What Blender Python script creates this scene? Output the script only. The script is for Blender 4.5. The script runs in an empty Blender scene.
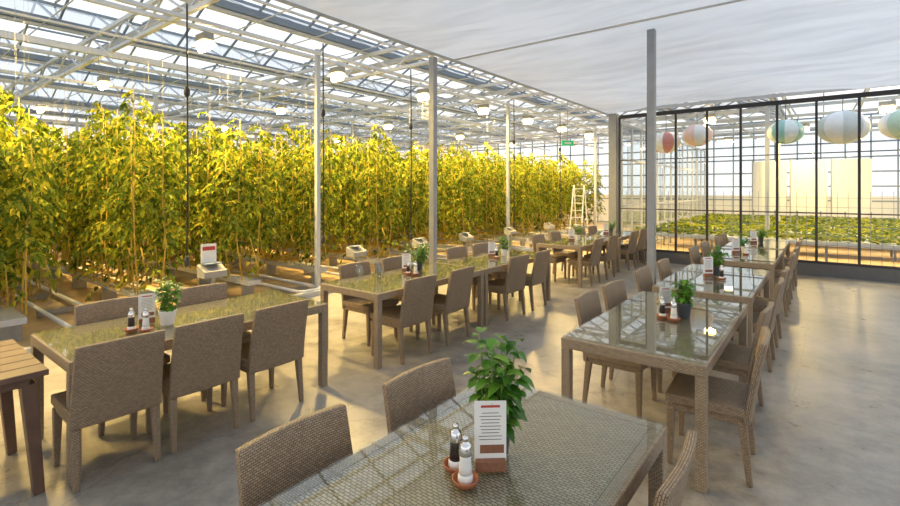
import bpy, math, random
from mathutils import Vector, Matrix
import mathutils
random.seed(7)
SC=bpy.context.scene
SC.view_settings.view_transform='Standard'
SC.view_settings.exposure=0.0

# ------------------------------------------------------------ materials
def newmat(name):
    m=bpy.data.materials.new(name); m.use_nodes=True
    nt=m.node_tree; b=nt.nodes['Principled BSDF']
    return m,nt,b
def N(nt,t,**k):
    n=nt.nodes.new(t)
    for a,v in k.items(): setattr(n,a,v)
    return n
def simple(name,col,rough=.5,metal=0,noise=.12,scale=20,spec=None):
    m,nt,b=newmat(name)
    tc=N(nt,'ShaderNodeTexCoord'); ns=N(nt,'ShaderNodeTexNoise'); ns.inputs['Scale'].default_value=scale
    nt.links.new(tc.outputs['Object'],ns.inputs['Vector'])
    mx=N(nt,'ShaderNodeMix',data_type='RGBA')
    nt.links.new(ns.outputs['Fac'],mx.inputs['Factor'])
    mx.inputs['A'].default_value=(*[c*(1-noise) for c in col],1)
    mx.inputs['B'].default_value=(*[min(1,c*(1+noise)) for c in col],1)
    nt.links.new(mx.outputs['Result'],b.inputs['Base Color'])
    b.inputs['Roughness'].default_value=rough; b.inputs['Metallic'].default_value=metal
    if spec is not None: b.inputs['Specular IOR Level'].default_value=spec
    return m
def emis(name,col,s):
    m,nt,b=newmat(name)
    b.inputs['Base Color'].default_value=(*col,1)
    b.inputs['Emission Color'].default_value=(*col,1); b.inputs['Emission Strength'].default_value=s
    return m
def wicker(name,c1,c2,dark,w=.022,h=.011,bump=.6,mort=.0016):
    m,nt,b=newmat(name)
    uv=N(nt,'ShaderNodeUVMap'); br=N(nt,'ShaderNodeTexBrick')
    br.offset=.5; br.inputs['Scale'].default_value=1
    br.inputs['Brick Width'].default_value=w; br.inputs['Row Height'].default_value=h
    br.inputs['Mortar Size'].default_value=mort; br.inputs['Mortar Smooth'].default_value=.6
    br.inputs['Color1'].default_value=(*c1,1); br.inputs['Color2'].default_value=(*c2,1); br.inputs['Mortar'].default_value=(*dark,1)
    nt.links.new(uv.outputs[0],br.inputs['Vector'])
    nt.links.new(br.outputs['Color'],b.inputs['Base Color'])
    inv=N(nt,'ShaderNodeMath',operation='SUBTRACT'); inv.inputs[0].default_value=1
    nt.links.new(br.outputs['Fac'],inv.inputs[1])
    bp=N(nt,'ShaderNodeBump'); bp.inputs['Strength'].default_value=bump; bp.inputs['Distance'].default_value=.003
    nt.links.new(inv.outputs[0],bp.inputs['Height']); nt.links.new(bp.outputs[0],b.inputs['Normal'])
    b.inputs['Roughness'].default_value=.5
    return m
def glassy(name,tint,base=.05,power=4.0,rough=.02):
    m=bpy.data.materials.new(name); m.use_nodes=True; nt=m.node_tree; nt.nodes.clear()
    o=N(nt,'ShaderNodeOutputMaterial'); t=N(nt,'ShaderNodeBsdfTransparent'); t.inputs[0].default_value=(*tint,1)
    g=N(nt,'ShaderNodeBsdfGlossy'); g.inputs['Roughness'].default_value=rough
    f=N(nt,'ShaderNodeLayerWeight'); f.inputs[0].default_value=.5
    pw=N(nt,'ShaderNodeMath',operation='POWER'); pw.inputs[1].default_value=power
    ad=N(nt,'ShaderNodeMath',operation='MULTIPLY_ADD'); ad.inputs[1].default_value=1-base; ad.inputs[2].default_value=base; ad.use_clamp=True
    mx=N(nt,'ShaderNodeMixShader')
    nt.links.new(f.outputs['Facing'],pw.inputs[0]); nt.links.new(pw.outputs[0],ad.inputs[0]); nt.links.new(ad.outputs[0],mx.inputs[0])
    nt.links.new(t.outputs[0],mx.inputs[1]); nt.links.new(g.outputs[0],mx.inputs[2]); nt.links.new(mx.outputs[0],o.inputs[0])
    return m
def leafmat(name,cols,trans=.45,rough=.45,spec=.5):
    m=bpy.data.materials.new(name); m.use_nodes=True; nt=m.node_tree; b=nt.nodes['Principled BSDF']; o=nt.nodes['Material Output']
    geo=N(nt,'ShaderNodeNewGeometry'); cr=N(nt,'ShaderNodeValToRGB')
    e=cr.color_ramp.elements
    while len(e)<len(cols): e.new(.5)
    for i,c in enumerate(cols): e[i].position=i/(len(cols)-1); e[i].color=(*c,1)
    nt.links.new(geo.outputs['Random Per Island'],cr.inputs[0])
    nt.links.new(cr.outputs[0],b.inputs['Base Color']); b.inputs['Roughness'].default_value=rough
    b.inputs['Specular IOR Level'].default_value=spec
    tr=N(nt,'ShaderNodeBsdfTranslucent'); nt.links.new(cr.outputs[0],tr.inputs[0])
    ms=N(nt,'ShaderNodeMixShader'); ms.inputs[0].default_value=trans
    nt.links.new(b.outputs[0],ms.inputs[1]); nt.links.new(tr.outputs[0],ms.inputs[2]); nt.links.new(ms.outputs[0],o.inputs[0])
    return m

M_W=wicker('wicker_chair',(.41,.305,.20),(.27,.195,.125),(.075,.05,.03),.017,.0085)
M_WT=wicker('wicker_table',(.44,.345,.24),(.30,.23,.155),(.10,.072,.046),.018,.009)
M_WTT=wicker('wicker_table_top',(.50,.42,.30),(.36,.295,.205),(.10,.078,.048),.026,.013,.8,.0026)
M_GT=glassy('table_glass',(.94,.965,.95),.04,4.6,.006)
M_PANE=glassy('pane_glass',(.95,.97,.98),.03,4,.02)
M_STEEL=simple('galvanised_steel',(.33,.34,.35),.45,.5,.15,12)
M_WHITE=simple('white_painted_steel',(.66,.67,.68),.4,0,.05)
M_FRAME=simple('grey_white_steel',(.50,.52,.54),.4,0,.05)
M_BAR=simple('grey_glazing_bar',(.20,.25,.31),.45,0,.1)
M_DARK=simple('dark_frame',(.03,.027,.028),.45)
M_POT=simple('white_ceramic',(.75,.75,.73),.25,0,.02)
M_POTD=simple('dark_ceramic',(.06,.065,.075),.35)
M_SOIL=simple('soil',(.04,.028,.018),.9,0,.4,80)
M_BASIL=leafmat('basil_leaf',[(.035,.13,.012),(.09,.26,.025),(.20,.42,.05)],.3,.35)
M_STEM=simple('stem',(.18,.30,.06),.6)
M_TOM=leafmat('tomato_leaf',[(.05,.09,.010),(.13,.19,.018),(.27,.31,.025),(.50,.44,.035)],.48,.6,.2)
M_TSTEM=simple('tomato_stem',(.52,.36,.06),.7)
M_TWINE=simple('twine',(.35,.34,.28),.8)
M_TERRA=simple('terracotta',(.36,.12,.05),.6)
M_CHROME=simple('chrome',(.75,.75,.76),.18,1,.02)
M_PEPPER=simple('peppercorn',(.02,.014,.012),.35,0,.6,300)
M_SALT=simple('salt',(.74,.74,.72),.5,0,.1,300)
M_PAPER=simple('paper',(.80,.78,.74),.6,0,.02)
M_INK=simple('ink',(.10,.09,.08),.7)
M_RED=simple('red_print',(.45,.05,.04),.6)
M_LOG=simple('wood_holder',(.24,.10,.05),.6,0,.35,60)
M_BWOOD=simple('brown_wood',(.12,.068,.045),.5,0,.35,9)
M_GREY=simple('grey_plastic',(.30,.30,.28),.5)
M_CABLE=simple('cable',(.03,.03,.03),.6)
M_BULB=emis('lamp_bulb',(1,.74,.36),60)
M_REFL=emis('lamp_reflector_lit',(1,.70,.26),4.5)
M_GLASSW=glassy('drinking_glass',(.93,.95,.95),.08,3,.01)
M_GREENS=emis('exit_sign_green',(.02,.5,.15),.3)

def fabric():
    m=bpy.data.materials.new('canopy_fabric'); m.use_nodes=True; nt=m.node_tree; b=nt.nodes['Principled BSDF']; o=nt.nodes['Material Output']
    tc=N(nt,'ShaderNodeTexCoord'); mp=N(nt,'ShaderNodeMapping'); mp.inputs['Scale'].default_value=(.7,3,1)
    ns=N(nt,'ShaderNodeTexNoise'); ns.inputs['Scale'].default_value=1.2; ns.inputs['Detail'].default_value=8
    nt.links.new(tc.outputs['Object'],mp.inputs[0]); nt.links.new(mp.outputs[0],ns.inputs['Vector'])
    cr=N(nt,'ShaderNodeValToRGB'); cr.color_ramp.elements[0].color=(.80,.80,.80,1); cr.color_ramp.elements[1].color=(.94,.94,.935,1)
    cr.color_ramp.elements[0].position=.3; cr.color_ramp.elements[1].position=.6
    nt.links.new(ns.outputs['Fac'],cr.inputs[0]); nt.links.new(cr.outputs[0],b.inputs['Base Color']); b.inputs['Roughness'].default_value=.8
    tr=N(nt,'ShaderNodeBsdfTranslucent'); nt.links.new(cr.outputs[0],tr.inputs[0])
    bp=N(nt,'ShaderNodeBump'); bp.inputs['Strength'].default_value=.8; bp.inputs['Distance'].default_value=.09
    nt.links.new(ns.outputs['Fac'],bp.inputs['Height']); nt.links.new(bp.outputs[0],b.inputs['Normal'])
    ms=N(nt,'ShaderNodeMixShader'); ms.inputs[0].default_value=.6
    nt.links.new(b.outputs[0],ms.inputs[1]); nt.links.new(tr.outputs[0],ms.inputs[2]); nt.links.new(ms.outputs[0],o.inputs[0])
    return m
M_FAB=fabric()
def concrete():
    m,nt,b=newmat('concrete_floor')
    tc=N(nt,'ShaderNodeTexCoord')
    n1=N(nt,'ShaderNodeTexNoise'); n1.inputs['Scale'].default_value=.7; n1.inputs['Detail'].default_value=6
    n2=N(nt,'ShaderNodeTexNoise'); n2.inputs['Scale'].default_value=4; n2.inputs['Detail'].default_value=10; n2.inputs['Roughness'].default_value=.75
    n3=N(nt,'ShaderNodeTexNoise'); n3.inputs['Scale'].default_value=60
    for n in (n1,n2,n3): nt.links.new(tc.outputs['Object'],n.inputs['Vector'])
    a=N(nt,'ShaderNodeMath',operation='MULTIPLY_ADD'); a.inputs[1].default_value=.5
    nt.links.new(n1.outputs['Fac'],a.inputs[0])
    a2=N(nt,'ShaderNodeMath',operation='MULTIPLY'); a2.inputs[1].default_value=.5; nt.links.new(n2.outputs['Fac'],a2.inputs[0]); nt.links.new(a2.outputs[0],a.inputs[2])
    cr=N(nt,'ShaderNodeValToRGB'); e=cr.color_ramp.elements
    e[0].position=.40; e[0].color=(.19,.178,.16,1); e[1].position=.58; e[1].color=(.41,.385,.34,1)
    nt.links.new(a.outputs[0],cr.inputs[0])
    vo=N(nt,'ShaderNodeTexVoronoi',feature='DISTANCE_TO_EDGE'); vo.inputs['Scale'].default_value=.42
    nd=N(nt,'ShaderNodeMix',data_type='RGBA'); nd.inputs['Factor'].default_value=.12
    nt.links.new(tc.outputs['Object'],nd.inputs['A']); nt.links.new(n2.outputs['Color'],nd.inputs['B'])
    nt.links.new(nd.outputs['Result'],vo.inputs['Vector'])
    lt=N(nt,'ShaderNodeMath',operation='LESS_THAN'); lt.inputs[1].default_value=.0018; nt.links.new(vo.outputs['Distance'],lt.inputs[0])
    mm=N(nt,'ShaderNodeMath',operation='MULTIPLY'); mm.inputs[1].default_value=.35; nt.links.new(lt.outputs[0],mm.inputs[0])
    mx=N(nt,'ShaderNodeMix',data_type='RGBA'); mx.inputs['B'].default_value=(.1,.09,.08,1)
    nt.links.new(mm.outputs[0],mx.inputs['Factor']); nt.links.new(cr.outputs[0],mx.inputs['A'])
    nt.links.new(mx.outputs['Result'],b.inputs['Base Color'])
    mr=N(nt,'ShaderNodeMapRange'); mr.inputs['To Min'].default_value=.14; mr.inputs['To Max'].default_value=.5
    nt.links.new(n2.outputs['Fac'],mr.inputs['Value']); nt.links.new(mr.outputs[0],b.inputs['Roughness'])
    bp=N(nt,'ShaderNodeBump'); bp.inputs['Strength'].default_value=.12; bp.inputs['Distance'].default_value=.01
    nt.links.new(n3.outputs['Fac'],bp.inputs['Height']); nt.links.new(bp.outputs[0],b.inputs['Normal'])
    return m
M_CONC=concrete()
M_BED=simple('growing_ground',(.50,.37,.21),.85,0,.45,2.5)
M_OUT=simple('outside_ground',(.45,.46,.42),.9,0,.2,.3)

# ------------------------------------------------------------ mesh builder
class MB:
    def __init__(s): s.v=[];s.f=[];s.uv=[];s.mi=[];s.sm=[];s.mats=[]
    def m(s,mat):
        if mat not in s.mats: s.mats.append(mat)
        return s.mats.index(mat)
    def face(s,idx,uv,mi,sm=False):
        s.f.append(idx); s.uv.extend(uv); s.mi.append(mi); s.sm.append(sm)
    def hexa(s,P,mat):
        b=len(s.v); s.v.extend([tuple(p) for p in P]); mi=s.m(mat)
        for q in ((3,2,1,0),(4,5,6,7),(0,1,5,4),(1,2,6,5),(2,3,7,6),(3,0,4,7)):
            p=[Vector(P[i]) for i in q]
            w=(p[1]-p[0]).length; h=(p[3]-p[0]).length
            s.face([b+i for i in q],[(0,0),(w,0),(w,h),(0,h)],mi)
    def box(s,c,d,mat):
        x,y,z=c; a,e,g=d[0]/2,d[1]/2,d[2]/2
        s.hexa([(x-a,y-e,z-g),(x+a,y-e,z-g),(x+a,y+e,z-g),(x-a,y+e,z-g),(x-a,y-e,z+g),(x+a,y-e,z+g),(x+a,y+e,z+g),(x-a,y+e,z+g)],mat)
    def beam(s,p,q,w,h,mat,w2=None,h2=None):
        p=Vector(p);q=Vector(q); d=(q-p).normalized()
        up=Vector((0,0,1)) if abs(d.z)<.95 else Vector((1,0,0))
        r=d.cross(up).normalized(); u=r.cross(d).normalized()
        w2=w if w2 is None else w2; h2=h if h2 is None else h2
        A=[p-r*w/2-u*h/2,p+r*w/2-u*h/2,p+r*w/2+u*h/2,p-r*w/2+u*h/2]
        B=[q-r*w2/2-u*h2/2,q+r*w2/2-u*h2/2,q+r*w2/2+u*h2/2,q-r*w2/2+u*h2/2]
        s.hexa([A[0],A[1],A[2],A[3],B[0],B[1],B[2],B[3]],mat)
    def tube(s,pts,r,mat,n=6):
        mi=s.m(mat); rings=[]
        for i,p in enumerate(pts):
            p=Vector(p); a=Vector(pts[max(0,i-1)]); c=Vector(pts[min(len(pts)-1,i+1)])
            d=(c-a).normalized(); up=Vector((0,0,1)) if abs(d.z)<.9 else Vector((1,0,0))
            e1=d.cross(up).normalized(); e2=e1.cross(d)
            rr=r[i] if isinstance(r,(list,tuple)) else r
            b=len(s.v)
            for k in range(n):
                t=2*math.pi*k/n; s.v.append(tuple(p+e1*math.cos(t)*rr+e2*math.sin(t)*rr))
            rings.append(b)
        for a,b in zip(rings,rings[1:]):
            for k in range(n):
                k2=(k+1)%n; s.face([a+k,a+k2,b+k2,b+k],[(0,0),(1,0),(1,1),(0,1)],mi,True)
        s.face([rings[0]+k for k in range(n)][::-1],[(0,0)]*n,mi); s.face([rings[-1]+k for k in range(n)],[(0,0)]*n,mi)
    def lathe(s,prof,c,mat,n=20):
        mi=s.m(mat); rings=[]
        for r,z in prof:
            b=len(s.v)
            for k in range(n):
                t=2*math.pi*k/n; s.v.append((c[0]+r*math.cos(t),c[1]+r*math.sin(t),c[2]+z))
            rings.append(b)
        for a,b in zip(rings,rings[1:]):
            for k in range(n):
                k2=(k+1)%n; s.face([a+k,a+k2,b+k2,b+k],[(0,0),(1,0),(1,1),(0,1)],mi,True)
        s.face([rings[0]+k for k in range(n)][::-1],[(0,0)]*n,mi); s.face([rings[-1]+k for k in range(n)],[(0,0)]*n,mi)
    def slab(s,fn,nu,nv,w,h,mat,sm=True):
        mi=s.m(mat); B=[]
        for side in (0,1):
            b=len(s.v); B.append(b)
            for j in range(nv+1):
                for i in range(nu+1): s.v.append(tuple(fn(i/nu,j/nv,side)))
        W=nu+1
        for side in (0,1):
            b=B[side]
            for j in range(nv):
                for i in range(nu):
                    q=[b+j*W+i,b+j*W+i+1,b+(j+1)*W+i+1,b+(j+1)*W+i]
                    uv=[(i/nu*w,j/nv*h),((i+1)/nu*w,j/nv*h),((i+1)/nu*w,(j+1)/nv*h),(i/nu*w,(j+1)/nv*h)]
                    if side==0: q=q[::-1]; uv=uv[::-1]
                    s.face(q,uv,mi,sm)
        loop=[(i,0) for i in range(nu)]+[(nu,j) for j in range(nv)]+[(i,nv) for i in range(nu,0,-1)]+[(0,j) for j in range(nv,0,-1)]
        L=len(loop)
        for k in range(L):
            a=loop[k]; c=loop[(k+1)%L]
            ia=a[1]*W+a[0]; ic=c[1]*W+c[0]
            st=k*.05
            s.face([B[0]+ia,B[0]+ic,B[1]+ic,B[1]+ia],[(st,0),(st+.05,0),(st+.05,.035),(st,.035)],mi)
    def leaf(s,p,d,nrm,L,W,mat,bend=.25,smooth=True):
        mi=s.m(mat); d=d.normalized(); sd=d.cross(nrm)
        if sd.length<1e-4: sd=d.orthogonal()
        sd.normalize(); nn=sd.cross(d).normalized()
        b=len(s.v)
        def P(t,w,f): return tuple(p+d*L*t+sd*W*w-nn*(bend*L*t*t)+nn*f*W)
        s.v.extend([P(0,0,0),P(.3,-.42,.12),P(.68,-.36,.12),P(1,0,0),P(.68,.36,.12),P(.3,.42,.12),P(.35,0,0),P(.7,0,0)])
        for q in ((0,6,1),(1,6,7,2),(2,7,3),(0,5,6),(5,4,7,6),(4,3,7)):
            s.face([b+i for i in q],[(0,0)]*len(q),mi,smooth)
    def leaf4(s,p,d,nrm,L,W,mat,bend=.25):
        mi=s.m(mat); d=d.normalized(); sd=d.cross(nrm)
        if sd.length<1e-4: sd=d.orthogonal()
        sd.normalize(); nn=sd.cross(d).normalized(); b=len(s.v)
        def P(t,w,f): return tuple(p+d*L*t+sd*W*w-nn*(bend*L*t*t)+nn*f*W)
        s.v.extend([P(0,0,0),P(.32,-.45,.15),P(.62,-.32,.1),P(1,0,0),P(.62,.32,.1),P(.32,.45,.15)])
        s.face([b,b+3,b+2,b+1],[(0,0)]*4,mi); s.face([b,b+5,b+4,b+3],[(0,0)]*4,mi)
    def mesh(s,name):
        me=bpy.data.meshes.new(name); me.from_pydata(s.v,[],s.f)
        for m in s.mats: me.materials.append(m)
        uvl=me.uv_layers.new(name='UVMap')
        flat=[c for u in s.uv for c in u]; uvl.data.foreach_set('uv',flat)
        me.polygons.foreach_set('material_index',s.mi); me.polygons.foreach_set('use_smooth',s.sm)
        me.update(); return me
def obj(name,me,loc=(0,0,0),rz=0,parent=None,bevel=0):
    if isinstance(me,MB): me=me.mesh(name)
    o=bpy.data.objects.new(name,me); SC.collection.objects.link(o); o.location=loc; o.rotation_euler=(0,0,rz)
    if parent: o.parent=parent
    if bevel:
        bv=o.modifiers.new('bevel','BEVEL'); bv.width=bevel; bv.segments=2; bv.limit_method='ANGLE'; bv.angle_limit=1.0
    return o

# ------------------------------------------------------------ camera
cam=bpy.data.cameras.new('camera'); co=bpy.data.objects.new('camera',cam); SC.collection.objects.link(co)
YAW=math.radians(37.9)
co.location=(0,0,1.75); co.rotation_euler=(math.radians(90),0,YAW)
cam.sensor_width=36; cam.lens=36*480/900; cam.shift_y=-63/900; cam.clip_start=.02; cam.clip_end=300
SC.camera=co

# ------------------------------------------------------------ room shell
XE=-6.6
YW=12.3
b=MB(); b.box((-.3,3.9,-.06),(12.6,16.8,.12),M_CONC); obj('floor',b)
b=MB(); b.box((-16.8,9,-.07),(20.4,34,.1),M_BED); obj('growing_bed_ground',b)
b=MB(); b.box((1.6,19.2,-.07),(16.4,13.7,.1),M_BED); obj('nursery_ground',b)
b=MB(); b.box((0,0,-.25),(240,240,.1),M_OUT); obj('outside_ground',b)
b=MB(); b.box((XE-.04,6,.03),(.08,22,.1),M_FRAME); obj('trim_1',b)

b=MB()
XS=[-4.1+.664*i for i in range(15)]
x0,x1=XS[0],XS[-1]
for x in XS: b.box((x,YW,1.93),(.045,.06,3.34),M_DARK)
for z,h in ((3.6,.09),(.28,.05)): b.box(((x0+x1)/2,YW,z),(x1-x0,.07,h),M_DARK)
b.box(((x0+x1)/2,YW,.13),(x1-x0,.06,.26),simple('kick_panel',(.12,.12,.12),.5))
b.box(((x0+x1)/2,YW,1.28),(x1-x0,.03,.025),M_DARK)
b.box(((x0+x1)/2,YW,2.5),(x1-x0,.03,.02),M_DARK)
x=x0
while x<x1:
    b.box((x,YW,1.0),(.008,.008,1.45),M_BAR); x+=.166
for k in range(7): b.box(((x0+x1)/2,YW,.45+k*.19),(x1-x0,.008,.008),M_BAR)
fr=obj('wall_partition',b)
b=MB(); b.box(((x0+x1)/2,YW+.005,1.95),(x1-x0,.008,3.2),M_PANE); obj('window_1',b,parent=fr)
b=MB(); b.box((-4.25,YW,1.85),(.2,.2,3.7),M_STEEL); b.box((-4.25,YW-.02,.02),(.3,.3,.04),M_STEEL); obj('partition_column',b)
def glazed(name,p,q,H,step,mat,wname,z0=0,rails=(1.3,2.6),kick=0):
    p=Vector(p);q=Vector(q);L=(q-p).length; n=int(L/step); m=MB()
    for i in range(n+1):
        c=p.lerp(q,i/n); m.beam((c.x,c.y,z0),(c.x,c.y,H),.05,.05,mat)
    for z in list(rails)+[z0+.05,H]: m.beam((p.x,p.y,z),(q.x,q.y,z),.05,.06,mat)
    if kick: m.beam((p.x,p.y,kick/2),(q.x,q.y,kick/2),.03,kick,M_WHITE)
    o=obj(name,m)
    g=MB(); g.beam((p.x,p.y,(z0+H)/2),(q.x,q.y,(z0+H)/2),.006,H-z0,M_PANE); obj(wname,g,parent=o)
glazed('wall_side',(-4.45,12.6,0),(-4.45,25.4,0),3.6,.9,M_FRAME,'window_2')
glazed('wall_back',(-26.5,25.6,0),(9.5,25.6,0),4.8,.8,M_BAR,'window_3',0,(1.3,1.9,2.5,3.1,3.7,4.3),1.5)
glazed('wall_left',(-26.6,-7.5,0),(-26.6,25.4,0),4.8,1.2,M_FRAME,'window_4',0,(1.3,2.6,3.7),1.5)

# ------------------------------------------------------------ roof
b=MB(); gl=MB()
span=3.2; G=4.75; R=5.55; y0,y1=-7.5,25.5
xs=[-1.3-span*i for i in range(9)]
for i,x in enumerate(xs):
    b.box((x,(y0+y1)/2,G),(.18,y1-y0,.12),M_BAR)
    b.box((x,(y0+y1)/2,G-.09),(.08,y1-y0,.05),M_WHITE)
    if i==len(xs)-1: break
    xr=x-span/2
    b.box((xr,(y0+y1)/2,R),(.06,y1-y0,.08),M_BAR)
    y=y0
    while y<=y1:
        b.beam((x,y,G+.04),(xr,y,R),.03,.045,M_BAR); b.beam((xr,y,R),(x-span,y,G+.04),.03,.045,M_BAR)
        y+=1.0
    for (xa,xb) in ((x,xr),(xr,x-span)):
        za,zb=(G+.06,R+.02) if xb==xr else (R+.02,G+.06)
        bb=len(gl.v); gl.v.extend([(xa,y0,za),(xb,y0,zb),(xb,y1,zb),(xa,y1,za)]); gl.face([bb,bb+1,bb+2,bb+3],[(0,0)]*4,gl.m(M_PANE))
    for j,yy in enumerate([y0+4.4*t+1.5 for t in range(8)]):
        b.beam((xr+.05,yy,R+.05),(xr+1.0,yy,R+.02),.03,.04,M_BAR); b.beam((xr+.05,yy+1.6,R+.05),(xr+1.0,yy+1.6,R+.02),.03,.04,M_BAR)
        b.beam((xr+1.0,yy,R+.02),(xr+1.0,yy+1.6,R+.02),.04,.04,M_BAR)
for gy in [-5,-1,3,7,11,15,19,23]:
    xa,xb=xs[0],xs[-1]
    b.beam((xa,gy,4.62),(xb,gy,4.62),.06,.07,M_WHITE); b.beam((xa,gy,4.2),(xb,gy,4.2),.06,.06,M_WHITE)
    b.beam((xa,gy+.18,4.42),(xb,gy+.18,4.42),.10,.09,M_FRAME)
    x=xa; f=0
    while x>xb+.1:
        b.beam((x,gy,4.2 if f%2 else 4.62),(x-.8,gy,4.62 if f%2 else 4.2),.03,.03,M_WHITE); x-=.8; f+=1
for x,z,w in ((-5.2,4.12,.04),(-5.9,4.25,.03),(-6.7,4.05,.05),(-7.5,4.22,.06),(-8.5,4.1,.03),(-9.4,4.0,.08),(-10.2,4.25,.03),(-11,4.22,.06),(-12.5,4.05,.05),(-14.5,4.22,.05),(-16.5,4.05,.05),(-18,4.22,.05),(-21,4.1,.05)):
    b.box((x,(y0+y1)/2,z),(w,y1-y0,w),M_WHITE)
for y in [t*1.0-6 for t in range(31)]:
    b.beam((-1.5,y,4.33),(-26.4,y,4.33),.014,.014,M_FRAME)
rf=obj('ceiling',b); obj('roof_glass',gl,parent=rf)

for (x,ysl) in ((-6.85,(-1.5,5.1,11.4,17.8)),(-13.3,(-1.5,5.0,11.4,17.8)),(-19.7,(5.0,11.4,17.8))):
    for y in ysl:
        b=MB(); b.box((0,0,2.08),(.07,.07,4.16),M_FRAME); b.box((0,0,.02),(.2,.2,.04),M_STEEL); obj('steel_column',b,(x,y,0))

# ------------------------------------------------------------ canopy
SEAM=5.72
def cz(x,y):
    t=(y-SEAM)/6.6
    nz=mathutils.noise.noise(Vector((x*.6,y*.9,1.3)))*.09+mathutils.noise.noise(Vector((x*2.5,y*5,3)))*.03
    nz*=min(1,abs(y-SEAM)/.5)
    sag=-.13*abs(math.sin(math.pi*t)) + (.05 if y>SEAM+.05 else 0)
    ed=min(1,(x+4.4)/1.0)
    return 3.71+(sag+nz)*ed
b=MB(); nx,ny=70,140; X0,X1,Y0,Y1=-4.4,5.2,-4.5,12.25
mi=b.m(M_FAB)
for j in range(ny+1):
    for i in range(nx+1):
        x=X0+(X1-X0)*i/nx; y=Y0+(Y1-Y0)*j/ny; b.v.append((x,y,cz(x,y)))
for j in range(ny):
    for i in range(nx):
        a=j*(nx+1)+i; b.face([a,a+1,a+nx+2,a+nx+1],[(0,0)]*4,mi,True)
cp=obj('shade_canopy',b)
b=MB(); b.tube([(X0,Y0,3.7),(X0,Y1,3.7)],.025,M_FRAME,8)
b.tube([(-4.4,SEAM,3.70),(5.2,SEAM,3.70)],.014,M_WHITE,8)
obj('edge_pipe',b,parent=cp)
def canopy_post(x,y):
    m=MB(); m.box((0,0,1.84),(.085,.085,3.66),M_STEEL); m.box((0,0,.008),(.2,.2,.016),M_STEEL)
    obj('canopy_post',m,(x,y,0))
canopy_post(-4.46,5.33); canopy_post(-1.63,6.03); canopy_post(4.9,SEAM); canopy_post(-4.46,-1.3)

# ------------------------------------------------------------ furniture
def chair_mesh():
    m=MB()
    m.box((0,0,.425),(.45,.48,.06),M_W); m.box((0,0,.375),(.42,.45,.05),M_W)
    def fn(u,v,s):
        y=(u-.5)*(.485-.02*v); z=.36+v*.495
        z+= .006*math.cos((u-.5)*math.pi)*v
        x=-.215-.085*v**1.3-.018*math.cos((u-.5)*math.pi)
        return (x+(.018 if s else -.018),y,z)
    m.slab(fn,10,8,.48,.5,M_W)
    for sx,sy in ((1,1),(1,-1),(-1,1),(-1,-1)):
        m.beam((sx*.195,sy*.21,.37),(sx*(.20 if sx>0 else .235),sy*.215,0),.05,.05,M_W,.032,.032)
    return m.mesh('dining_chair')
CH=chair_mesh()
def chair(x,y,face,jit=0):
    return obj('dining_chair',CH,(x+face*.31,y,0),(0 if face>0 else math.pi)+jit,bevel=.008)
def table_mesh(L,W=.9):
    m=MB(); h=.735
    t=.055
    m.box((0,-L/2+t/2,h-.035),(W,t,.07),M_WT); m.box((0,L/2-t/2,h-.035),(W,t,.07),M_WT)
    m.box((-W/2+t/2,0,h-.035),(t,L-2*t,.07),M_WT); m.box((W/2-t/2,0,h-.035),(t,L-2*t,.07),M_WT)
    m.box((0,0,h-.015),(W-2*t,L-2*t,.028),M_WTT)
    for sx in (-1,1):
        for sy in (-1,1): m.box((sx*(W/2-.032),sy*(L/2-.032),(h-.07)/2),(.062,.062,h-.07),M_WT)
    return m.mesh('table_frame')
def table(x0,x1,y0,y1):
    L=y1-y0; W=x1-x0
    e=bpy.data.objects.new('dining_table',None); SC.collection.objects.link(e); e.location=((x0+x1)/2,(y0+y1)/2,0)
    obj('frame',table_mesh(L,W),parent=e,bevel=.006)
    g=MB(); g.box((0,0,.7425),(W-.02,L-.02,.010),M_GT); obj('glass_top',g,parent=e)
TX0,TX1=-1.43,-.53
LX0,LX1=-4.40,-3.50
table(TX0,TX1,.2,2.2); table(TX0,TX1,3.08,4.98); table(TX0,TX1,5.3,7.2); table(TX0,TX1,7.85,9.75); table(TX0,TX1,9.95,11.7)
table(LX0,LX1,.85,2.72); table(LX0+.08,LX1+.08,3.25,5.1); table(LX0+.08,LX1+.08,5.14,7.0); table(LX0+.08,LX1+.08,8.2,10.05); table(LX0+.08,LX1+.08,10.25,12.0)
J=lambda:random.uniform(-.05,.05)
for y in (1.08,1.78): chair(-1.60,y,1,J()*.6)
for y in (.95,1.73): chair(-.37,y,-1,0.02)
for y in (3.98,4.62): chair(-1.62,y,1,J())
chair(-.28,3.52,-1,.06); chair(-.33,4.42,-1,-.04)
for y in (5.62,6.50): chair(-1.63,y,1,0)
for y in (5.75,6.65): chair(-.33,y,-1,J())
for y in (8.3,9.2,10.5,11.2): chair(-1.63,y,1,J()); chair(-.33,y,-1,J())
for y in (1.08,1.61,2.16): chair(-3.33,y,-1,J()*.6)
for y in (1.38,2.1): chair(-4.57,y,1,J()*.6)
for y in (3.72,4.42,5.75,6.42): chair(-3.25,y,-1,J())
for y in (3.9,4.6,5.95,6.62): chair(-4.53,y,1,J()*.3)
for y in (8.65,9.45,10.8,11.5): chair(-3.25,y,-1,J()); chair(-4.53,y,1,J())

b=MB()
for k in range(6): b.box((-4.30+.15*k,.08,.715),(.142,1.35,.035),M_BWOOD)
b.box((-3.925,.08,.67),(.8,1.2,.05),M_BWOOD)
for sx in (-4.27,-3.59):
    for sy,d in ((.68,.05),(-.52,-.05)): b.beam((sx,sy,.65),(sx,sy+d,0),.07,.10,M_BWOOD,.05,.07)
obj('wooden_table',b,bevel=.005)

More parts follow.
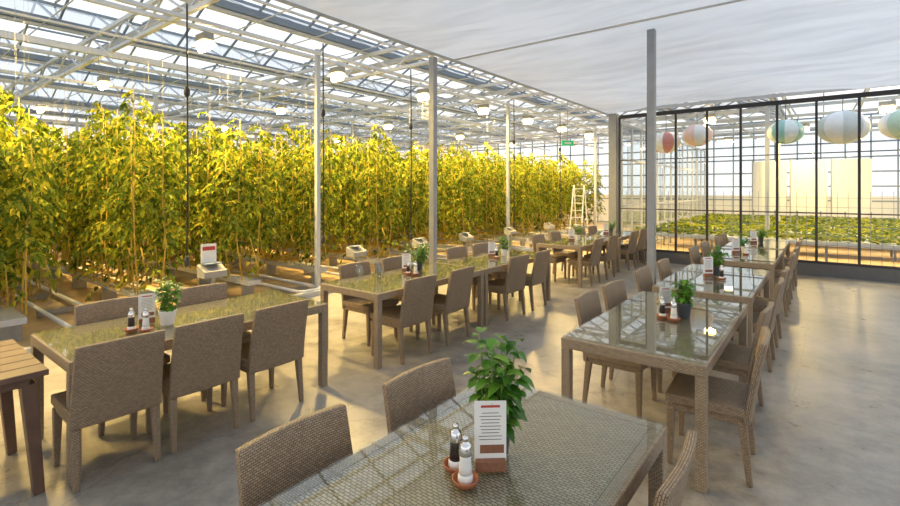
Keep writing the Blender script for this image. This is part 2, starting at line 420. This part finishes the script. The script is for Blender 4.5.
# ------------------------------------------------------------ table-top things
def herb(x,y,potmat,h=.30,r=.075,n=70,seed=0,potr=.05,poth=.10,lsz=.055):
    rnd=random.Random(seed)
    e=bpy.data.objects.new('potted_basil',None); SC.collection.objects.link(e); e.location=(x,y,.7475)
    m=MB(); m.lathe([(potr*.7,0),(potr*.76,.004),(potr,poth*.93),(potr*1.04,poth),(potr*.93,poth),(potr*.9,poth-.012)],(0,0,0),potmat,24)
    m.lathe([(potr*.9,poth-.014),(potr*.5,poth-.006)],(0,0,0),M_SOIL,16); obj('pot',m,parent=e)
    m=MB()
    ns=max(5,n//8)
    for i in range(ns):
        a=rnd.uniform(0,6.28); q=rnd.random()**.5*r; H=h*rnd.uniform(.5,1)
        p0=Vector((math.cos(a)*potr*.4,math.sin(a)*potr*.4,poth-.01)); p1=Vector((math.cos(a)*q*.9,math.sin(a)*q*.9,poth+H*.5)); p2=Vector((math.cos(a)*q*1.2,math.sin(a)*q*1.2,poth+H))
        m.tube([p0,p1,p2],.0022,M_STEM,5)
        for j in range(max(7,n//ns)):
            t=(j+1)/(max(7,n//ns))
            p=p0.lerp(p1,t*2) if t<.5 else p1.lerp(p2,t*2-1)
            for s in (0,1):
                b_=j*1.57+s*3.14+rnd.uniform(-.4,.4)
                el=rnd.uniform(-.2,.5)
                d=Vector((math.cos(b_)*math.cos(el),math.sin(b_)*math.cos(el),math.sin(el)))
                L=lsz*rnd.uniform(.6,1.15)
                m.leaf(p+d*.010,d,Vector((0,0,1)),L,L*.85,M_BASIL,rnd.uniform(.25,.8))
    obj('foliage',m,parent=e)
def mill(x,y,pepper):
    nm='pepper_mill' if pepper else 'salt_mill'
    e=bpy.data.objects.new(nm,None); SC.collection.objects.link(e); e.location=(x,y,.7475)
    m=MB(); m.lathe([(.032,0),(.038,.003),(.046,.018),(.047,.022),(.042,.022),(.036,.008)],(0,0,0),M_TERRA,24); obj('saucer',m,parent=e)
    body=M_PEPPER if pepper else M_SALT
    m=MB(); m.lathe([(.024,.008),(.026,.012),(.026,.03),(.023,.036)],(0,0,0),M_POT,20)
    m.lathe([(.0225,.036),(.0215,.06),(.019,.085),(.0205,.10)],(0,0,0),body,20); obj('body',m,parent=e)
    m=MB(); m.lathe([(.0215,.10),(.0225,.104),(.0225,.125),(.018,.138),(.010,.144),(.010,.149),(.013,.155),(.009,.163),(.002,.166)],(0,0,0),M_CHROME,20); obj('cap',m,parent=e)
def card(x,y,rz,w=.115,h=.2):
    e=bpy.data.objects.new('menu_card',None); SC.collection.objects.link(e); e.location=(x,y,.7475); e.rotation_euler=(0,0,rz)
    m=MB(); m.box((0,0,.02),(w*.95,.045,.04),M_LOG); obj('holder',m,parent=e,bevel=.004)
    m=MB(); m.box((0,0,.03+h/2),(w,.003,h),M_PAPER)
    for k in range(9):
        ww=w*random.uniform(.45,.8)
        for s in (-1,1): m.box((0,s*.0018,.03+h*.80-k*h*.055),(ww,.0006,h*.010),M_INK)
    for s in (-1,1):
        m.box((0,s*.0018,.03+h*.91),(w*.6,.0006,h*.04),M_RED)
        m.box((w*.05,s*.0018,.03+h*.2),(w*.75,.0006,h*.14),M_LOG)
    obj('paper',m,parent=e)
CR=YAW
herb(-.985,1.56,M_POTD,.355,.068,125,1,.055,.11,.062); card(-.945,1.45,CR+.05,.115,.215); mill(-.965,1.325,False); mill(-1.045,1.375,True)
herb(-3.86,1.53,M_POT,.27,.06,90,2,.06,.11,.05); card(-4.02,1.45,CR+.6,.11,.19); mill(-3.79,1.36,False); mill(-3.88,1.30,True)
herb(-.87,4.12,M_POTD,.20,.07,90,3,.058,.12,.055); card(-1.02,4.18,CR,.10,.18); mill(-.91,3.97,False); mill(-1.0,4.0,True)
herb(-1.0,6.36,M_POTD,.24,.09,90,4,.055,.11,.06); card(-1.05,6.2,CR,.11,.2); mill(-.9,6.1,True)
herb(-1.0,8.95,M_POT,.2,.08,60,5); card(-1.1,8.8,CR,.12,.2); mill(-.95,8.7,False)
herb(-.95,10.9,M_POTD,.2,.08,60,6); card(-1.05,10.7,CR,.12,.2)
herb(-4.0,4.5,M_POTD,.26,.11,90,7,.055,.1,.06); card(-4.05,4.33,CR,.11,.19); mill(-3.9,4.2,True); mill(-3.80,4.22,False)
herb(-3.85,6.28,M_POT,.2,.08,60,8); card(-3.95,6.1,CR,.11,.19); mill(-3.8,6.0,True)
herb(-3.9,9.2,M_POT,.24,.1,60,9); card(-3.95,9.0,CR,.12,.2)
herb(-3.9,11.1,M_POTD,.2,.09,60,10); card(-3.95,10.9,CR,.12,.2)
def wineglass(x,y):
    m=MB(); m.lathe([(.03,0),(.03,.002),(.004,.006),(.0035,.07),(.012,.08),(.03,.10),(.036,.13),(.031,.17),(.030,.17),(.034,.13),(.028,.102),(.01,.084)],(0,0,0),M_GLASSW,20)
    obj('wine_glass',m,(x,y,.7475))
for x,y in ((-3.95,3.5),(-4.1,3.6),(-3.75,3.6),(-4.05,3.85)): wineglass(x,y)

# ------------------------------------------------------------ tomato rows
def row_mesh(seed,L=15.0):
    rnd=random.Random(seed); m=MB()
    n=int(L/.30)
    for side in (-1,1):
        for i in range(n):
            x=-i*.30-rnd.uniform(0,.12); yb=side*rnd.uniform(.10,.28)
            near=1 if i<8 else (.62 if i<20 else .4)
            top=2.80+rnd.uniform(-.48,.34)
            pts=[(x,yb*.8,.32)]
            for k in range(1,5): pts.append((x+rnd.uniform(-.04,.04),yb+rnd.uniform(-.03,.03),.32+(top-.32)*k/4))
            m.tube(pts,[.011,.010,.009,.007,.004],M_TSTEM,4 if i>9 else 5)
            m.tube([(x,yb,top-.2),(x,yb*.9,4.1)],.0015,M_TWINE,3)
            nl=int(60*near)
            for j in range(nl):
                t=(j+.5)/nl; z=.55+(top-.55)*(t**.85)+rnd.uniform(-.06,.06)
                if z<1.0 and rnd.random()<.55: continue
                a=rnd.uniform(0,6.283); el=rnd.uniform(-.6,.3)
                d=Vector((math.cos(a)*math.cos(el),math.sin(a)*math.cos(el),math.sin(el)))
                base=Vector((x,yb,z)); LL=rnd.uniform(.18,.46)*(1.05-.45*max(0,t-.75)/.25)
                sdv=d.cross(Vector((0,0,1))).normalized()
                for q,(tt,sd) in enumerate(((.3,-1),(.36,1),(.55,-1),(.6,1),(.78,-.8),(.82,.8),(.9,0))):
                    p=base+d*LL*tt+Vector((0,0,-LL*.35*tt*tt))
                    dd=(d*.6+sdv*sd*.9+Vector((0,0,rnd.uniform(-.9,-.05)))).normalized()
                    Ls=rnd.uniform(.055,.115)/(near**.5)
                    m.leaf4(p,dd,Vector((rnd.uniform(-.6,.6),rnd.uniform(-.6,.6),1)),Ls,Ls*.62,M_TOM,rnd.uniform(.1,.6))
    for k in range(34):
        y=rnd.uniform(-.3,.3); x=-rnd.uniform(-.1,4)
        m.tube([(x,y,.98),(x+rnd.uniform(-.1,.3),y,.55),(x-.3,y+rnd.uniform(-.1,.1),.36),(x-1.2,y*.6,.34)],.010,M_TSTEM,5)
    m.box((-L/2,0,.26),(L,.22,.07),M_FRAME)
    x=-.2
    while x>-L: m.box((x,0,.11),(.05,.2,.22),M_STEEL); x-=1.5
    return m.mesh('tomato_plant_row')
RM=[row_mesh(s) for s in (11,12,13)]
ys=[-1.65+1.45*i for i in range(15)]
for i,y in enumerate(ys):
    obj('tomato_plant_row',RM[i%3],(-7.1+random.uniform(-.12,.12)-(0.15 if i%2 else 0),y,0))
    m=MB(); yy=y+.725
    for s in (-.22,.22): m.tube([(-6.75,yy+s,.09),(-21,yy+s,.09)],.026,M_WHITE,8)
    m.tube([(-6.75,yy-.22,.09),(-6.69,yy-.18,.09),(-6.69,yy+.18,.09),(-6.75,yy+.22,.09)],.026,M_WHITE,8)
    for k in range(10): m.box((-7.2-k*1.4,yy,.03),(.06,.5,.075),M_STEEL)
    obj('pipe_rail_heater',m)

def console(x,y,sign=False):
    m=MB(); m.box((0,0,.32),(.05,.05,.64),M_STEEL); m.box((0,0,.015),(.24,.24,.03),M_STEEL)
    m.hexa([(-.1,-.15,.62),(.1,-.15,.62),(.1,.15,.62),(-.1,.15,.62),(-.1,-.15,.78),(.1,-.15,.70),(.1,.15,.70),(-.1,.15,.78)],M_GREY)
    m.box((-.02,0,.79),(.14,.22,.012),M_BAR)
    if sign:
        m.box((-.1,0,.91),(.01,.2,.26),M_PAPER); m.box((-.093,0,.98),(.004,.16,.05),M_RED)
    obj('crop_info_console',m,(x,y,0),0)
for i,(x,y) in enumerate(((-6.3,3.04),(-6.3,5.5),(-6.3,7.15),(-6.3,8.7),(-6.3,.36),(-6.3,10.6),(-6.3,12.8))): console(x,y,i in (0,))

for x,y,z in ((-6.2,2.68,.9),(-6.2,4.72,1.0),(-6.2,6.75,.9),(-6.2,10.6,.9),(-6.2,13.3,1)):
    m=MB(); m.tube([(0,0,4.05),(.01,0,3),(0,.01,2),(0,0,z)],.011,M_CABLE,6)
    m.lathe([(.02,0),(.035,.03),(.035,.09),(.02,.12)],(0,0,2.9),M_CABLE,10); m.lathe([(.012,0),(.03,.02),(.03,.12),(.012,.14)],(0,0,z-.1),M_CABLE,10)
    obj('hanging_cable',m,(x,y,0))

m=MB()
for s in (-.2,.2): m.beam((s,0,0),(s*.8,.45,1.9),.04,.025,M_WHITE); m.beam((s,.85,0),(s*.8,.5,1.9),.03,.025,M_WHITE)
for k in range(8):
    t=(k+1)/8.5; m.beam((-.2+.04*t,.45*t,1.9*t),(.2-.04*t,.45*t,1.9*t),.05,.022,M_WHITE)
obj('step_ladder',m,(-6.05,14.0,0),.1)
m=MB(); m.box((0,0,3.05),(.04,.34,.14),M_GREENS); m.box((0.021,0,3.05),(.002,.2,.05),M_PAPER); m.beam((0,0,3.12),(0,0,4.2),.012,.012,M_STEEL)
obj('exit_sign',m,(-5.6,12.5,0),-.7)

# ------------------------------------------------------------ lamps
m=MB(); m.box((0,0,.07),(.30,.14,.10),M_GREY); m.hexa([(-.15,-.13,-.05),(.15,-.13,-.05),(.15,.13,-.05),(-.15,.13,-.05),(-.1,-.06,.03),(.1,-.06,.03),(.1,.06,.03),(-.1,.06,.03)],M_REFL)
m.tube([(-.13,0,-.09),(.13,0,-.09)],.055,M_BULB,8)
LM=m.mesh('greenhouse_lamp')
def alight(x,y,z,p,size=.25,col=(1,.67,.20)):
    l=bpy.data.lights.new('lamp_light','AREA'); l.energy=p; l.size=size; l.color=col; l.shape='DISK'
    l.spread=math.radians(170)
    o=bpy.data.objects.new('lamp_light',l); SC.collection.objects.link(o); o.location=(x,y,z)
    return o
for xi,(x,n,st) in enumerate(((-7.5,9,2.55),(-12.0,6,4.2),(-17.0,5,5.1))):
    for k in range(n):
        y=-1.6+st*k+(.9 if xi%2 else 0)
        obj('greenhouse_lamp',LM,(x,y,4.02)); alight(x,y,3.90,500 if xi==0 else 750)
for x,y in ((-2.5,15),(1.2,15.5),(-.5,19),(3,19.5),(-3,22),(5,15),(1,23)):
    obj('greenhouse_lamp',LM,(x,y,3.75)); alight(x,y,3.63,330)

# ------------------------------------------------------------ nursery
def bench(y,zt):
    m=MB(); m.box((1.5,0,zt),(11.4,1.5,.08),M_WHITE)
    for k in range(9): m.box((-4+k*1.35,.4,zt/2),(.05,.05,zt),M_STEEL); m.box((-4+k*1.35,-.4,zt/2),(.05,.05,zt),M_STEEL)
    obj_=obj('nursery_bench',m,(0,y,0))
    r=random.Random(y); g=MB()
    for i in range(2600):
        p=Vector((r.uniform(-4.1,7.1),r.uniform(-.7,.7),zt+.04+r.uniform(0,.06))); a=r.uniform(0,6.28)
        d=Vector((math.cos(a),math.sin(a),r.uniform(.2,1.4)))
        L=r.uniform(.1,.2); g.leaf4(p,d,Vector((0,0,1)),L,L*.6,M_TOM,.3)
    obj('seedlings',g,parent=obj_)
for y in (14.3,16.6,18.9,21.2,23.5): bench(y,.55)
m=MB()
for k in range(3): m.box((-1.5+k*1.1,0,1.9),(1.0,.03,1.7),M_WHITE); m.box((-1.5+k*1.1-.5,0,1.4),(.04,.04,2.8),M_STEEL)
obj('white_screen_panel',m,(0,20.1,0))
m=MB()
for y in (13.5,15.5,17.5,19.5,21.5,23.5): m.box((2.4,y,3.95),(13.6,.05,.08),M_FRAME)
for x in [-4+1.6*i for i in range(9)]: m.box((x,19,4.05),(.05,13,.05),M_FRAME)
for x in (-1.2,2.6,6.4):
    for y in (15.5,19.5): m.box((x,y,1.98),(.1,.1,3.96),M_FRAME)
for x in [-4+.8*i for i in range(18)]: m.beam((x,13,4.05),(x,25,4.7),.03,.04,M_BAR)
obj('nursery_roof_frame',m)
def lantern(x,y,z,r,ca,cb,sq=.8):
    e=bpy.data.objects.new('hanging_balloon_lantern',None); SC.collection.objects.link(e); e.location=(x,y,z)
    A=simple('balloon_a',ca,.35); B=simple('balloon_b',cb,.35)
    n=24; nr=12
    m=MB(); ia=m.m(A); ib=m.m(B)
    for j in range(nr+1):
        t=math.pi*j/nr
        for k in range(n):
            a=2*math.pi*k/n; rr=r*math.sin(t)*(1+.04*math.cos(a*8)); m.v.append((rr*math.cos(a),rr*math.sin(a),-r*sq*math.cos(t)))
    for j in range(nr):
        for k in range(n):
            k2=(k+1)%n; m.face([j*n+k,j*n+k2,(j+1)*n+k2,(j+1)*n+k],[(0,0)]*4,ia if (k//3)%2 else ib,True)
    obj('balloon',m,parent=e); m=MB(); m.tube([(0,0,r*sq),(0,0,3.98-z)],.008,M_CABLE,5); obj('cord',m,parent=e)
lantern(-3.55,14.6,3.1,.38,(.85,.84,.80),(.62,.22,.18)); lantern(-2.75,14.6,3.25,.38,(.85,.58,.50),(.9,.86,.82))
lantern(-.75,14.6,3.2,.38,(.32,.60,.55),(.8,.86,.84)); lantern(.35,14.4,3.2,.48,(.88,.88,.88),(.62,.66,.64)); lantern(1.4,14.5,3.2,.42,(.55,.72,.55),(.88,.88,.88))

# ------------------------------------------------------------ world
w=bpy.data.worlds.new('world'); SC.world=w; w.use_nodes=True; nt=w.node_tree; bg=nt.nodes['Background']
tc=N(nt,'ShaderNodeTexCoord'); sp=N(nt,'ShaderNodeSeparateXYZ'); nt.links.new(tc.outputs['Generated'],sp.inputs[0])
cr=N(nt,'ShaderNodeValToRGB'); e=cr.color_ramp.elements; e[0].position=0; e[0].color=(1,.96,.90,1); e[1].position=.7; e[1].color=(.74,.84,1,1)
nt.links.new(sp.outputs['Z'],cr.inputs[0]); nt.links.new(cr.outputs[0],bg.inputs['Color']); bg.inputs['Strength'].default_value=1.4
